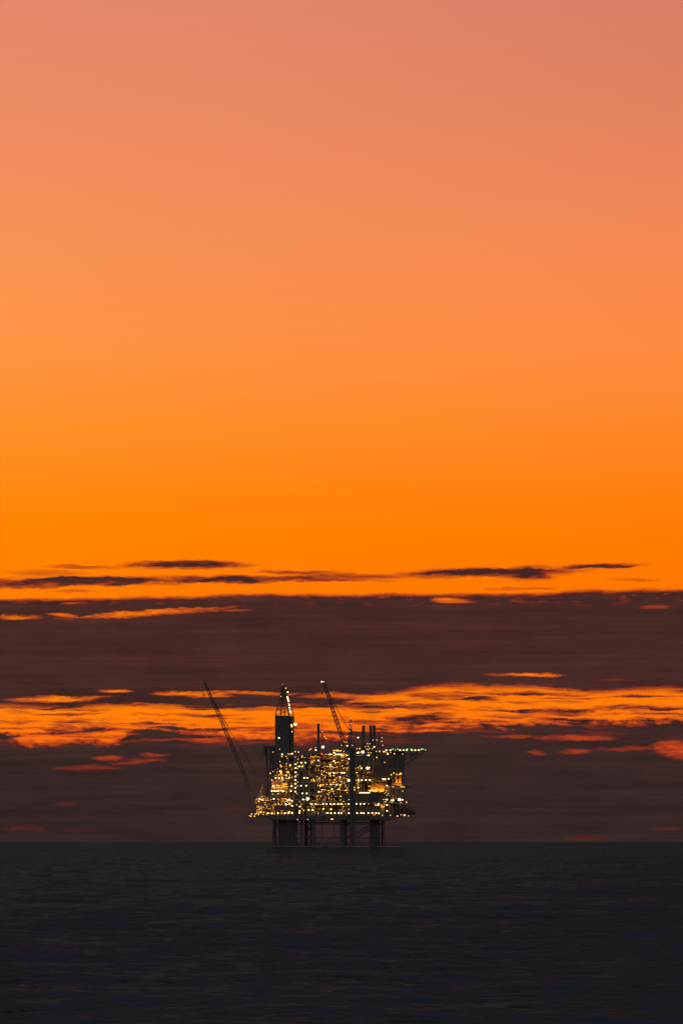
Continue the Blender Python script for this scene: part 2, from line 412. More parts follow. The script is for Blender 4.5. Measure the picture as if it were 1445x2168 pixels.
# ------------------------------------------------------------------ the lamps seen on the platform
MODS = [(574, 622, 1640, 1727, -20, drill), (581, 622, 1594, 1640, -17, subst), (543, 574, 1684, 1727, -18, cranedeck), (622, 632, 1606, 1727, -21, stairs),
        (632, 655, 1594, 1727, -19, block), (655, 740, 1588, 1727, -20, proc), (752, 829, 1640, 1727, -20, util), (752, 789, 1588, 1640, -18, upper),
        (829, 858, 1655, 1727, -17, east), (789, 858, 1593, 1655, -13, accom)]
LAMPS = {
 'B': [(651.5, 1690.8), (683.5, 1582.5), (767.3, 1593), (777.7, 1627), (844.5, 1693.5), (738.2, 1652.8)],
 'W': [(597.5, 1598), (593.5, 1633.5), (584, 1648), (591, 1648), (598, 1648), (606, 1642.5), (612.5, 1647), (618.5, 1596.5), (579.5, 1664.5), (617.5, 1664.5),
       (576, 1675.5), (581, 1675.5), (585, 1675.5), (590, 1675.5), (596, 1674.3), (600, 1675.5), (616, 1675.5), (549.5, 1692), (556, 1693.5), (580, 1692), (609.5, 1694.8),
       (613, 1693.4), (618, 1695.7), (606, 1703.5), (613.5, 1702), (618.5, 1706.5), (567.5, 1722), (576.5, 1722.5), (589, 1722), (603.5, 1722), (610.5, 1722), (618.5, 1721.8),
       (626, 1618.8), (626, 1627), (626, 1636), (625.5, 1644.5), (625.5, 1652.2), (625.5, 1660), (625.5, 1668.5), (625.3, 1676.5), (633.7, 1623.5), (637.7, 1615.5), (646.7, 1615.5),
       (644, 1647.7), (650.3, 1647.7), (637.5, 1664.3), (648.3, 1664), (640.3, 1680.3), (649.3, 1680.3), (641.5, 1693), (650.3, 1694), (635, 1708), (634.5, 1717), (634, 1721.8),
       (653, 1715.3), (662, 1715.5), (660, 1702.7), (668, 1702.7), (684, 1702.7), (691, 1702.7), (699.5, 1702.7), (707, 1702.7), (715.3, 1702.7), (722.3, 1702.7), (737.4, 1702.7),
       (693.5, 1721.7), (700.5, 1722), (708.5, 1721.7), (716.5, 1721.7), (722, 1722), (738, 1721.9), (755.3, 1721.7), (764, 1721.7), (769.3, 1721.9), (779, 1721.7), (787.3, 1721.7), (795.2, 1721.7), (801, 1722.3),
       (754.3, 1702.4), (762.7, 1702.5), (770.3, 1702.5), (800.5, 1702.5), (668.5, 1589), (707, 1594.5), (706.6, 1612), (699, 1620), (711, 1598), (716, 1598), (721.3, 1598), (698.5, 1598),
       (738.5, 1607.5), (723.5, 1637), (728, 1637), (719, 1646.3), (700, 1661.5), (712.3, 1662), (678, 1664.3), (675, 1677), (706.7, 1637.7),
       (758, 1652.3), (765.3, 1652.3), (773.5, 1652.3), (781.8, 1652.3), (761.7, 1678.9), (766.5, 1678.9), (771.5, 1678.9), (776, 1678.9), (780.5, 1678.9), (782.5, 1674.3),
       (764.3, 1627.5), (756, 1594.6), (791.5, 1582), (780, 1600), (810, 1650), (814, 1650), (821.8, 1649.6), (820, 1597), (818.3, 1664), (818.3, 1693.5), (818.3, 1705), (818.3, 1717),
       (828.3, 1694.8), (832, 1694.8), (851, 1693.7), (855, 1726.3), (757.5, 1562.5), (758, 1668), (673.8, 1611)],
 'w': [(578, 1593), (592, 1587), (606, 1602.5), (608, 1606.5), (593, 1613), (594, 1620.5), (596, 1622.5), (606.5, 1618), (606, 1628.5), (578.7, 1634), (596.8, 1634), (591, 1641), (613, 1641.5),
       (618.5, 1646), (610.5, 1597.2), (613, 1597.2), (615.5, 1597.2), (591.5, 1664), (595.5, 1664), (607, 1669.5), (577.5, 1682), (543.8, 1692.5), (559.5, 1694.5), (564, 1694.5), (568, 1694.5), (574, 1693.6),
       (588.7, 1692), (597.5, 1692), (605, 1692), (561, 1700), (562.5, 1704.5), (548.5, 1708.7), (557.5, 1709.5), (565.5, 1708.7), (584.5, 1703), (590, 1702), (597, 1703), (548.5, 1724), (529, 1727.5),
       (558.5, 1724.5), (565.4, 1724), (572.5, 1722), (582, 1722), (596.5, 1721.5), (625.5, 1603.5), (631.3, 1608), (630, 1615.3), (630, 1623.5), (630, 1628), (629.5, 1641), (630, 1656.5), (630, 1664.5), (628.5, 1680.5),
       (655, 1589), (668, 1584), (660.5, 1610.5), (671, 1622), (676, 1622), (689.5, 1598), (694.5, 1598), (703, 1598), (726, 1598), (729.3, 1598), (691.5, 1623.6), (695, 1623.6), (698, 1623.6), (701, 1623.6), (703.7, 1623.6),
       (680.5, 1633), (686, 1634), (691, 1636.5), (703.5, 1636), (699.5, 1643.5), (671.5, 1645), (676.5, 1647.5), (688, 1647), (673, 1664), (683.5, 1664.5), (692, 1661.5), (704, 1661), (707, 1661), (707.5, 1657), (680, 1677),
       (671.5, 1686), (679.5, 1686), (697, 1679), (692.5, 1681), (695, 1683.5), (644.2, 1693.7), (634.5, 1697.5), (638, 1703), (628.5, 1704.5), (639.5, 1712.5), (656.5, 1701.7), (672.5, 1704), (675, 1703), (679.5, 1704), (702.5, 1704.8),
       (673.5, 1722), (689.5, 1721.5), (722, 1603.5), (726.5, 1603.5), (724.5, 1610.5), (735.7, 1616.5), (715, 1615), (724.5, 1622), (713, 1624.5), (727.5, 1627.5), (711, 1637), (713.7, 1637.5), (727.5, 1647.5), (712.5, 1648),
       (727.5, 1592), (722.7, 1579), (755.5, 1586), (773, 1581.5), (777, 1575.5), (782, 1575.5), (779, 1581.5), (776, 1587), (779, 1588), (781.8, 1585.5), (787.5, 1586), (779.5, 1594.5), (784.5, 1594.5), (777, 1600), (762, 1622.5), (757.5, 1626),
       (782.2, 1625), (753.5, 1636.5), (756.2, 1636.5), (753, 1652.5), (760.7, 1655), (727.7, 1658.5), (731, 1664.5), (734.5, 1669.3), (731, 1674.5), (734.5, 1678.8), (738, 1693.5), (726.7, 1697.5), (731, 1702.7), (727, 1708), (738, 1713.5), (727, 1717.8),
       (817, 1674.7), (813.5, 1679.5), (821, 1680.5), (818, 1684.5), (810.5, 1693), (814.5, 1693), (813, 1698), (816, 1698), (829.5, 1666.5), (832.5, 1666.5), (847, 1666.5), (849.6, 1666.5), (852, 1666.5), (855, 1667), (851.5, 1675.5),
       (826.5, 1698.5), (830.5, 1698.5), (847.5, 1699.5), (808.5, 1727), (825.5, 1726.6), (848, 1725.5), (808, 1562.5), (807.5, 1570.5), (809.5, 1578.5), (789, 1567.7), (797, 1567.7), (818.5, 1593.6), (826, 1594), (851.5, 1597), (813.5, 1614.5), (779.3, 1702.5), (793.5, 1702.5)],
 'A': [(552.5, 1720), (614.5, 1621), (610, 1636), (613, 1719.6), (640, 1623.5), (702.5, 1671.5), (716.5, 1671.5), (684.5, 1713), (700.5, 1713.5), (713.5, 1590), (847.5, 1638.5), (759, 1594), (706, 1677.5)],
 'a': [(597, 1602.5), (572.8, 1638), (576, 1652), (587, 1664), (602, 1664.5), (589, 1681), (604, 1702), (559, 1720), (533.5, 1724), (541.5, 1724), (545, 1722), (532, 1728.4), (539.5, 1728.4), (632, 1593), (625, 1592), (639.5, 1602), (658, 1587),
       (665.5, 1611), (688.5, 1643), (681, 1640), (643, 1716), (710, 1590), (717.5, 1590.5), (706, 1590), (721, 1590.5), (710, 1615.5), (706.5, 1643), (705, 1657), (723, 1655.5), (707, 1680), (721, 1686.5), (721, 1693), (722.5, 1711.5), (761, 1585.7),
       (796.5, 1591.5), (797, 1604.5), (751.9, 1627.5), (781, 1665.5), (803, 1591.5), (811, 1592), (813.5, 1592.2), (834, 1596.5), (827, 1641), (833, 1637.5), (839, 1640), (845, 1640.4), (859.5, 1699), (807, 1708.5), (749.7, 1672)],
 'r': [(681, 1597), (791.5, 1725)],
}
for kind, pts in LAMPS.items():
    for (x, y) in pts:
        hit = [q for q in MODS if q[0] <= x <= q[1] and q[2] <= y <= q[3]] or [q for q in MODS if q[0] - 6 <= x <= q[1] + 6 and q[2] <= y <= q[3]]
        if y >= 1723.2 or (y > 1715 and not hit):
            d, par = -22.9, main_deck
        elif hit:
            q = min(hit, key=lambda q: q[4]); d, par = q[4] - .95, q[5]
        else:
            below = [q for q in MODS if q[0] - 8 <= x <= q[1] + 8 and q[2] > y]
            q = min(below, key=lambda q: q[2]); d, par = q[4] + 2.0, q[5]
            MB().tube(P(x, y - 1, d + .75), P(x, q[2] + 14, d + .75), .13, n=6).build('lamp_post', M_DARK, par)
        lamp(kind, x, y, d, par)
lamp('a', 749.8, 1668, -30.1, col); lamp('a', 749.8, 1673, -30.1, col)
for x, y in [(742, 1521), (742.5, 1533), (739.7, 1548.7), (734.2, 1559.5), (728.7, 1572), (733.3, 1572), (745.5, 1579)]: lamp('w', x, y, -9.7, mast)
lamp('A', 734.5, 1580.2, -13, mast)
MB().tube(P(727, 1575, -8.9), P(742, 1557, -8.9), .12, n=6).tube(P(727, 1574, -8.9), P(742, 1574, -8.9), .12, n=6).build('mast_arm', M_DARK, mast)
for x, y in [(682, 1550), (687, 1560.5), (690, 1564)]: lamp('w', x, y, -11.4, mast2)
MB().tube(P(682, 1556, -10.6), P(691, 1564, -10.6), .12, n=6).build('mast_arm', M_DARK, mast2)
hyf = lambda x: -hr * .9 * (1 if abs(x - hc) < .52 * 44 else 1 - .55 * (abs(x - hc) / 44 - .52) / .48)
for x in (817, 825.5, 846, 853.5, 860, 871, 878, 885): lamp('W', x, 1588.9, hyf(x) - .2, heli)
for x in (835.5, 889.5, 900): lamp('w', x, 1588.4, hyf(x) - .2, heli)
for x in (830.5, 841, 861.5, 869.5, 891.5, 895): lamp('G', x, 1586.6, hyf(x) + .9, heli)
for x in (630, 651.5): lamp('w', x, 1735.3, -23.3, main_deck)
for x in (701, 704): lamp('a', x, 1734.6, -23.3, main_deck)

# ================================================================== DRILLING DERRICK
derrick = thing('drilling_derrick', 'tall dark drilling derrick with clad lower half and tapering lattice top', 'derrick', loc=(gx(600), -1, gz(1600)))
O = Vector((gx(600), -1, gz(1600)))
def Q(x, y, d=0.0): return P(x, y, d - 1) - O
hw = 6.0
m = MB()
def dbox(m, x0, x1, ya, yb, d0, d1):
    a = Q(x0, ya, d0); b = Q(x1, yb, d1); m.box(a.x, b.x, a.y, b.y, a.z, b.z)
dbox(m, 582, 612.5, 1515.5, 1600, -hw, hw)
x = 582.6
while x < 612: dbox(m, x, x + .8, 1515.8, 1600, -hw - .2, -hw); x += 2.1
m.build('cladding', M_CLAD, derrick)
m = MB(); dbox(m, 615.3, 622.5, 1516.5, 1545, -4, 4); dbox(m, 614.5, 622, 1545, 1600, -3, 3)
for y in (1548, 1556, 1566, 1578): dbox(m, 612.5, 623.5, y, y + 1, -4.5, 4.5)
dbox(m, 612.5, 627.5, 1539.5, 1540.6, -4.6, 4); dbox(m, 612.5, 615.3, 1516.5, 1600, 1, 4)
m.build('ladder_tower', M_DARK, derrick)
m = MB()
cor = lambda t, k: Q(*( (582.6, 1515.5) if t == 0 else (593.5, 1470)), 0)
def corner(t, k):
    xl = 582.8 + (593.6 - 582.8) * t; xr = 621.5 + (606.5 - 621.5) * t; y = 1515.5 + (1470 - 1515.5) * t; h = hw - .3 + (1.8 - hw) * t
    sx, sy = ((0, -1), (1, -1), (1, 1), (0, 1))[k % 4]
    return Q(xr if sx else xl, y, h * sy)
for k in range(4): m.tube(corner(0, k), corner(1, k), .3, .26, 6)
lv = [0, .3, .56, .8, 1.0]
for a, b in zip(lv, lv[1:]):
    for k in range(4):
        mid = (corner(a, k) + corner(a, k + 1)) / 2; mid2 = (corner(b, k) + corner(b, k + 1)) / 2
        m.tube(corner(a, k), corner(b, k + 1), .13, n=5); m.tube(corner(a, k + 1), corner(b, k), .13, n=5)
        m.tube(corner(b, k), corner(b, k + 1), .16, n=5); m.tube(mid, mid2, .15, n=5)
m.tube(Q(594, 1515, 0), Q(598.5, 1470, 0), .42); m.tube(Q(612, 1516, -2), Q(606, 1470, -1), .5); m.tube(Q(602, 1515, 1), Q(601.5, 1470, 1), .34)
dbox(m, 591.5, 608.5, 1482, 1483.2, -2.6, 2.6)
for a, b in (((591.5, 1482), (596, 1470)), ((608.5, 1482), (604, 1470))): m.tube(Q(*a, -1.5), Q(*b, -1.5), .3)
m.build('lattice_top', M_DARK, derrick)
m = MB(); dbox(m, 594, 606.5, 1458, 1481.5, -1.8, 1.8); dbox(m, 592.6, 608, 1469.2, 1470.4, -2.4, 2.4); dbox(m, 596, 605, 1452, 1458, -1.4, 1.4)
for x in (597.5, 601, 604): m.tube(Q(x, 1452, 0), Q(x, 1447.5 if x < 600 else 1449.5, 0), .12)
for k in range(5): dbox(m, 594.6 + k * 2.5, 595.2 + k * 2.5, 1459, 1481, -2.0, -1.8)
m.build('crown_block', M_CLAD, derrick)
def dl(kind, x, y, d): lamp(kind, x, y, d - 1, derrick, O)
dl('R', 598, 1449.5, -1.4); dl('a', 604.7, 1457.5, -2.8); dl('W', 608.8, 1466, -2.7); dl('w', 594.6, 1475, -3.0)
for i, (x, y) in enumerate([(608.1, 1476), (608.9, 1479), (609.8, 1482), (610.6, 1485), (611.4, 1490.3), (612.2, 1493.3), (612.7, 1498.6), (613.3, 1501.6), (614, 1506), (614.6, 1509)]):
    dl('W', x, y, -2.7 - .1 * i)
dl('B', 625, 1533.8, -5.6); dl('W', 617, 1535.3, -5.4); dl('A', 617.6, 1538.5, -5.4); dl('a', 618.4, 1549.6, -5.5); dl('W', 590.6, 1563, -7.1); dl('w', 592, 1586.8, -7.1)

# ================================================================== CRANES
def crane(label, foot, tip, d, base_y, wid, ptop, names=True, lit=()):
    org = Vector((gx(foot[0]), d, gz(base_y)))
    t = thing('pedestal_crane', label, 'crane', 'pedestal cranes on the platform', loc=org)
    def C(x, y, dd=0.0): return P(x, y, d + dd) - org
    fx, fy = foot
    m = MB(); m.tube(C(fx + 6, base_y), C(fx + 6, fy + 4), 1.5, 1.3, 14); m.tube(C(fx + 6, fy + 4), C(fx + 6, fy + 2.4), 2.0, 2.0, 16)
    m.build('pedestal', M_GREY, t)
    m = MB(); a = C(fx - 1, fy - 6, -2.2); b = C(fx + 15, fy + 2.4, 2.2); m.box(a.x, b.x, a.y, b.y, a.z, b.z)
    a = C(fx + 11, fy - 8.5, -2); b = C(fx + 17, fy + 1.5, 2); m.box(a.x, b.x, a.y, b.y, a.z, b.z); m.build('machinery_house', M_GREY, t)
    m = MB(); a = C(fx - 3, fy - 9, -3.6); b = C(fx + 3, fy - 2, -2.2); m.box(a.x, b.x, a.y, b.y, a.z, b.z); m.build('operator_cab', M_PALE, t)
    m = MB()
    for s in (-1.6, 1.6): m.tube(C(fx + 4, fy - 6, s), C(*ptop, s * .5), .24); m.tube(C(fx + 13, fy - 8, s), C(*ptop, s * .5), .2)
    m.tube(C(*ptop, -1), C(*ptop, 1), .4); m.build('a_frame', M_PALE, t)
    m = MB(); A = C(fx, fy - 3); B = C(*tip); k = A + (B - A) * .12; k2 = A + (B - A) * .9
    lattice(m, A, k, wid * .45, wid, 3, .28, .13); lattice(m, k, k2, wid, wid * .75, 26, .30, .18); lattice(m, k2, B, wid * .75, wid * .35, 4, .3, .18)
    m.build('boom', M_BOOM, t)
    m = MB(); e = (B - A).normalized(); m.tube(B - e * .5 + Vector((0, -.8, 0)), B - e * .5 + Vector((0, .8, 0)), .9, n=12); m.tube(B, B + e * 1.8 + Vector((-.1, 0, .6)), .14)
    m.build('boom_sheave', M_DARK, t)
    m = MB()
    pm = C(*ptop); q = A + (B - A) * .6 + Vector((2.3, 0, 1.0))
    for s in (-.6, .6):
        sv = Vector((0, s, 0)); m.tube(B + sv, q + sv, .19, n=5); m.tube(q + sv, pm + sv, .12, n=5); m.tube(B * .82 + A * .18 + sv, pm + sv, .06, n=5)
    m.tube(q + Vector((0, -.8, 0)), q + Vector((0, .8, 0)), .2); m.tube(q, A + (B - A) * .6, .12)
    m.build('pendant_rope', M_ROPE, t)
    m = MB(); h = B + Vector((-.7, 0, 0)); hk = h + Vector((0, 0, -7)); m.tube(h, hk, .05, n=5); m.lathe(hk - Vector((0, 0, 1.6)), (0, 0, 1), [(0, .15), (.5, .5), (1.4, .5), (1.6, .2)], 10)
    m.build('hook_block', M_DARK, t)
    for kd, x, y, dd in lit: lamp(kd, x, y, d + dd, t, org)
    return t
crane('long dark lattice boom crane leaning out over the sea at the left end', (542, 1700), (434.5, 1447), -15, 1727, 1.05, (556, 1662), lit=[('a', 548, 1697, -4), ('a', 551, 1693.5, -3.9), ('u', 549, 1716, -5), ('u', 546, 1712, -5), ('u', 556, 1690, -5)])
crane('shorter lattice boom crane rising between the derrick and the exhaust stacks', (731, 1587), (684, 1442), 6, 1600, 1.15, (744, 1556), lit=[('W', 681, 1443.3, -1.2), ('w', 685.3, 1443.3, -1.4)])

# ================================================================== LIFEBOAT
lb_o = Vector((gx(858), -19, gz(1727)))
boat = thing('lifeboat', 'dark enclosed lifeboat tilted nose down on the right-hand end of the lower deck', 'lifeboat', loc=lb_o)
def Lb(x, y, d=0): return P(x, y, d - 19) - lb_o
a = Lb(843, 1710); b = Lb(880.5, 1722.5); L = (b - a).length
MB().lathe(a, b - a, [(0, .5), (.35, 1.7), (1.2, 2.5), (L * .35, 2.7), (L * .65, 2.3), (L * .86, 1.35), (L * .96, .6), (L, .12)], 18, sx=.62).build('hull', M_BOAT, boat)
m = MB(); ax = (b - a).normalized(); up = Vector((-ax.z, 0, ax.x)); c = a + ax * 2.2 + up * 2.4
m.lathe(c - up * .6, up, [(0, 1.1), (1.0, 1.0), (1.4, .5)], 12); m.build('steering_cupola', M_BOAT, boat)
m = MB(); m.tube(P(842, 1722, -20.4), P(876, 1732, -20.4), .28); m.tube(P(842, 1722, -17.6), P(876, 1732, -17.6), .28)
for x in (845, 856, 867): m.tube(P(x, 1722 + (x - 842) * .29, -20.4), P(x, 1729, -20.4), .22)
m.pbox(834, 875, 1728.8, 1731.6, -23, -15)
ramp = m.build('lifeboat_ramp', M_GREY, plat)
lamp('w', 863.5, 1727.6, -23.8, ramp); lamp('a', 840, 1728, -23.8, ramp)

# ================================================================== LAMP REFLECTION ROUND THE LEGS, AS ADDED MOUNDS
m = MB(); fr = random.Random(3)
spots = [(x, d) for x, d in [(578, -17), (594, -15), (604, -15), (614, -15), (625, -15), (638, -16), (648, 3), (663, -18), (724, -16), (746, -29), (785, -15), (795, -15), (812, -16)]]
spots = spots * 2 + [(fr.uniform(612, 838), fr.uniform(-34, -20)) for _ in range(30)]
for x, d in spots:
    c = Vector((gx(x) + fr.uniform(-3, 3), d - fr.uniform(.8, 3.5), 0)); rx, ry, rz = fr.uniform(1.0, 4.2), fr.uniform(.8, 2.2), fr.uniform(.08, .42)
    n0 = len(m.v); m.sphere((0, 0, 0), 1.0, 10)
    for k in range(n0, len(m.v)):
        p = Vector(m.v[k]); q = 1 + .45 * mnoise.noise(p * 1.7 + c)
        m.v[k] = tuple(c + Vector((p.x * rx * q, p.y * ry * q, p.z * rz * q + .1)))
reflection = m.build('lamp_reflection_mounds', steel('reflection_tint', (.50, .42, .34), .8, .3, .8)); reflection.location = BASE  # warm lamp reflection on the sea, put into mound shape and colour
reflection['kind'] = 'stuff'; reflection['label'] = 'low warm-tinted mounds standing in for lamp reflections at the foot of the platform legs'; reflection['category'] = 'reflection'

# ================================================================== EXHAUST PLUME
m = MB()
nseg, nr = 12, 14; vs = []; fs = []
for j in range(nseg + 1):
    t = j / nseg; cx = gx(788) + (-.6 + 1.6 * t) * t; r = 2.0 + 3.4 * t ** .8
    for k in range(nr):
        q = 2 * math.pi * k / nr; w = r * (1 + .22 * mnoise.noise(Vector((math.cos(q) * 1.3, math.sin(q) * 1.3, j * .5))))
        vs.append((cx + w * math.cos(q), -2 + w * .8 * math.sin(q), gz(1535.5) + t * 13))
for j in range(nseg):
    for k in range(nr): fs.append((j * nr + k, j * nr + (k + 1) % nr, (j + 1) * nr + (k + 1) % nr, (j + 1) * nr + k))
fs += [tuple(range(nr))[::-1], tuple(range(nseg * nr, nseg * nr + nr))]
m._add(vs, fs)
mp = bpy.data.materials.new('thin_exhaust'); mp.use_nodes = True; nt = mp.node_tree; nt.nodes.clear()
pv = nt.nodes.new('ShaderNodeVolumePrincipled'); pv.inputs['Color'].default_value = (.35, .3, .3, 1)
pv.inputs['Density'].default_value = .035
out = nt.nodes.new('ShaderNodeOutputMaterial'); nt.links.new(pv.outputs[0], out.inputs['Volume'])
plume = m.build('exhaust_smoke', mp); plume.location = BASE
plume['kind'] = 'stuff'; plume['label'] = 'faint hot exhaust haze above the twin exhaust stacks'; plume['category'] = 'smoke'

# ================================================================== SEA
rng = np.random.default_rng(5)
def ring_radii():
    r = [3.0]
    while r[-1] < 280: r.append(r[-1] * 1.06)
    while r[-1] < 340: r.append(r[-1] * 1.01)
    while r[-1] < 1000: r.append(r[-1] * 1.00115)
    while r[-1] < 2600: r.append(r[-1] * 1.0028)
    while r[-1] < 14500: r.append(r[-1] * 1.0075)
    return np.array(r)
rad = ring_radii()
fine = np.linspace(-2.7, 2.7, 480); side = np.linspace(2.7, 357.3, 90)[1:-1]
ang = np.radians(np.concatenate([fine, side]))
na, nr_ = len(ang), len(rad)
A, Rr = np.meshgrid(ang, rad)
X = Rr * np.sin(A); Y = Rr * np.cos(A)
Z = -(Rr ** 2) / (2 * R_EARTH)
H = np.zeros_like(X)
for i in range(150):
    lam = 2.5 * (6 ** rng.random()) if i < 110 else 14 * (4.5 ** rng.random()); k = 2 * math.pi / lam
    th = math.radians(rng.normal(258, 38)); kx, ky = k * math.cos(th), k * math.sin(th)
    amp = 0.0056 * lam ** .8 * (.40 if i < 110 else .5) * rng.uniform(.5, 1.3)
    cell = np.maximum(Rr * np.where(Rr < 1000, .00115, .0028), .25)               # drop waves finer than the grid
    H += amp * np.clip((lam / cell - 2.2) / 2.5, 0, 1) * np.sin(kx * X + ky * Y + rng.uniform(0, 6.28))
fade = np.clip((Rr - 40) / 200, .15, 1)
Z = Z + (H + .25 * np.abs(H) * H) * fade
me = bpy.data.meshes.new('sea')
verts = np.stack([X, Y, Z], -1).reshape(-1, 3)
I = (np.arange(nr_ - 1)[:, None] * na + np.arange(na)[None, :])
J = (np.arange(nr_ - 1)[:, None] * na + (np.arange(na)[None, :] + 1) % na)
quads = np.stack([I, I + na, J + na, J], -1).reshape(-1, 4)[:, ::-1]
quads = quads[:, ::-1] if False else quads
me.vertices.add(len(verts)); me.vertices.foreach_set('co', verts.ravel().astype(np.float32))
me.loops.add(quads.size); me.loops.foreach_set('vertex_index', quads.ravel().astype(np.int32))
me.polygons.add(len(quads)); me.polygons.foreach_set('loop_start', (np.arange(len(quads)) * 4).astype(np.int32)); me.polygons.foreach_set('loop_total', np.full(len(quads), 4, np.int32))
me.polygons.foreach_set('use_smooth', np.ones(len(quads), bool))
me.update(calc_edges=True); me.validate()
sea = bpy.data.objects.new('sea', me); COL.objects.link(sea); sea['kind'] = 'structure'
ms = bpy.data.materials.new('dark_sea_water'); ms.use_nodes = True; nt = ms.node_tree; nt.nodes.clear()
tc = nt.nodes.new('ShaderNodeTexCoord'); mp = nt.nodes.new('ShaderNodeMapping'); mp.inputs['Rotation'].default_value = (0, 0, .25); mp.inputs['Scale'].default_value = (.6, 1.0, 1)
n1 = nt.nodes.new('ShaderNodeTexNoise'); n1.inputs['Scale'].default_value = .75; n1.inputs['Detail'].default_value = 6; n1.inputs['Roughness'].default_value = .65
geo = nt.nodes.new('ShaderNodeNewGeometry')
def vm(op, a_, b_):
    n = nt.nodes.new('ShaderNodeVectorMath'); n.operation = op
    for k_, v_ in enumerate((a_, b_)):
        if v_ is None: continue
        if isinstance(v_, tuple): n.inputs[k_].default_value = v_
        else: nt.links.new(v_, n.inputs[k_])
    return n.outputs[0]
nt.links.new(tc.outputs['Object'], mp.inputs['Vector']); nt.links.new(mp.outputs['Vector'], n1.inputs['Vector'])
rip = vm('MULTIPLY', vm('SUBTRACT', n1.outputs['Color'], (.5, .5, .5)), (.40, .45, 0))     # ripple slopes
mp2 = nt.nodes.new('ShaderNodeMapping'); mp2.inputs['Rotation'].default_value = (0, 0, .12); mp2.inputs['Scale'].default_value = (.42, .15, 1)
n2 = nt.nodes.new('ShaderNodeTexNoise'); n2.inputs['Scale'].default_value = 1.0; n2.inputs['Detail'].default_value = 4; n2.inputs['Roughness'].default_value = .6
nt.links.new(tc.outputs['Object'], mp2.inputs['Vector']); nt.links.new(mp2.outputs['Vector'], n2.inputs['Vector'])
rip = vm('ADD', rip, vm('MULTIPLY', vm('SUBTRACT', n2.outputs['Color'], (.5, .5, .5)), (.3, .75, 0)))
rn = vm('NORMALIZE', vm('ADD', geo.outputs['Normal'], rip), None)
df = nt.nodes.new('ShaderNodeBsdfDiffuse'); df.inputs['Color'].default_value = (.082, .108, .080, 1)
gl = nt.nodes.new('ShaderNodeBsdfGlossy'); gl.inputs['Color'].default_value = (.052, .080, .235, 1); gl.inputs['Roughness'].default_value = .08
mx = nt.nodes.new('ShaderNodeMixShader'); mx.inputs[0].default_value = .16
for a_ in (df, gl): nt.links.new(rn, a_.inputs['Normal'])
ou = nt.nodes.new('ShaderNodeOutputMaterial'); nt.links.new(df.outputs[0], mx.inputs[1]); nt.links.new(gl.outputs[0], mx.inputs[2]); nt.links.new(mx.outputs[0], ou.inputs['Surface'])
me.materials.append(ms)

# ================================================================== SKY (world)
w = bpy.data.worlds.new('World'); sc.world = w; w.use_nodes = True
nt = w.node_tree; nt.nodes.clear(); LK = nt.links

class V:
    """tiny wrapper so the sky can be written as arithmetic on shader sockets"""
    def __init__(s, k): s.k = k
    def __add__(s, o): return mt('ADD', s, o)
    def __radd__(s, o): return mt('ADD', o, s)
    def __sub__(s, o): return mt('SUBTRACT', s, o)
    def __rsub__(s, o): return mt('SUBTRACT', o, s)
    def __mul__(s, o): return mt('MULTIPLY', s, o)
    def __rmul__(s, o): return mt('MULTIPLY', o, s)
    def __truediv__(s, o): return mt('DIVIDE', s, o)

def put(sock, v):
    if isinstance(v, V): LK.new(v.k, sock)
    else: sock.default_value = v
def mt(op, a, b=None, c=None, clamp=False):
    n = nt.nodes.new('ShaderNodeMath'); n.operation = op; n.use_clamp = clamp
    put(n.inputs[0], a)
    if b is not None: put(n.inputs[1], b)
    if c is not None: put(n.inputs[2], c)
    return V(n.outputs[0])
def sstep(x, a, b, lo=0.0, hi=1.0):
    n = nt.nodes.new('ShaderNodeMapRange'); n.interpolation_type = 'SMOOTHSTEP'
    for i, v in enumerate((x, a, b, lo, hi)): put(n.inputs[i], v)
    return V(n.outputs[0])
def comb(x, y, z):
    n = nt.nodes.new('ShaderNodeCombineXYZ')
    for i, v in enumerate((x, y, z)): put(n.inputs[i], v)
    return V(n.outputs[0])
def noise(vec, scale, detail=4, rough=.55):
    n = nt.nodes.new('ShaderNodeTexNoise'); put(n.inputs['Vector'], vec); n.inputs['Scale'].default_value = scale
    n.inputs['Detail'].default_value = detail; n.inputs['Roughness'].default_value = rough
    return V(n.outputs['Fac'])
def ramp(x, stops, interp='LINEAR'):
    n = nt.nodes.new('ShaderNodeValToRGB'); put(n.inputs[0], x); e = n.color_ramp; e.interpolation = interp
    while len(e.elements) < len(stops): e.elements.new(.5)
    for el, (p, c) in zip(e.elements, stops): el.position = p; el.color = (*c, 1)
    return V(n.outputs['Color'])
def mixc(f, a, b, mode='MIX'):
    n = nt.nodes.new('ShaderNodeMix'); n.data_type = 'RGBA'; n.blend_type = mode; n.clamp_factor = True
    put(n.inputs[0], f)
    for s_, v in ((n.inputs[6], a), (n.inputs[7], b)):
        if isinstance(v, V): LK.new(v.k, s_)
        else: s_.default_value = (*v, 1)
    return V(n.outputs[2])

tcn = nt.nodes.new('ShaderNodeTexCoord'); sp = nt.nodes.new('ShaderNodeSeparateXYZ'); LK.new(tcn.outputs['Generated'], sp.inputs[0])
dx, dy, dz = V(sp.outputs[0]), V(sp.outputs[1]), V(sp.outputs[2])
az = mt('ARCTAN2', dx, dy); el = mt('ARCSINE', dz)
K = FPX / 100.0
U = az * K + 7.225                       # azimuth, 1 unit = 0.344 degrees
Vv = 17.83 - (el + DIP) * K              # down from the top of the view, horizon at 17.83

nA = noise(comb(U * .55, Vv * 2.2, 3.1), 1.0, 5, .6) - .5
nB = noise(comb(U * 2.0, Vv * 9.0, 7.7), 1.0, 5, .6) - .5
nC = noise(comb(U * 5.5, Vv * 14.0, 1.7), 1.0, 4, .6) - .5
Vw = Vv + nA * .18 + nB * .10 + nC * .05
Uw = U + nB * .5 + nA * .6

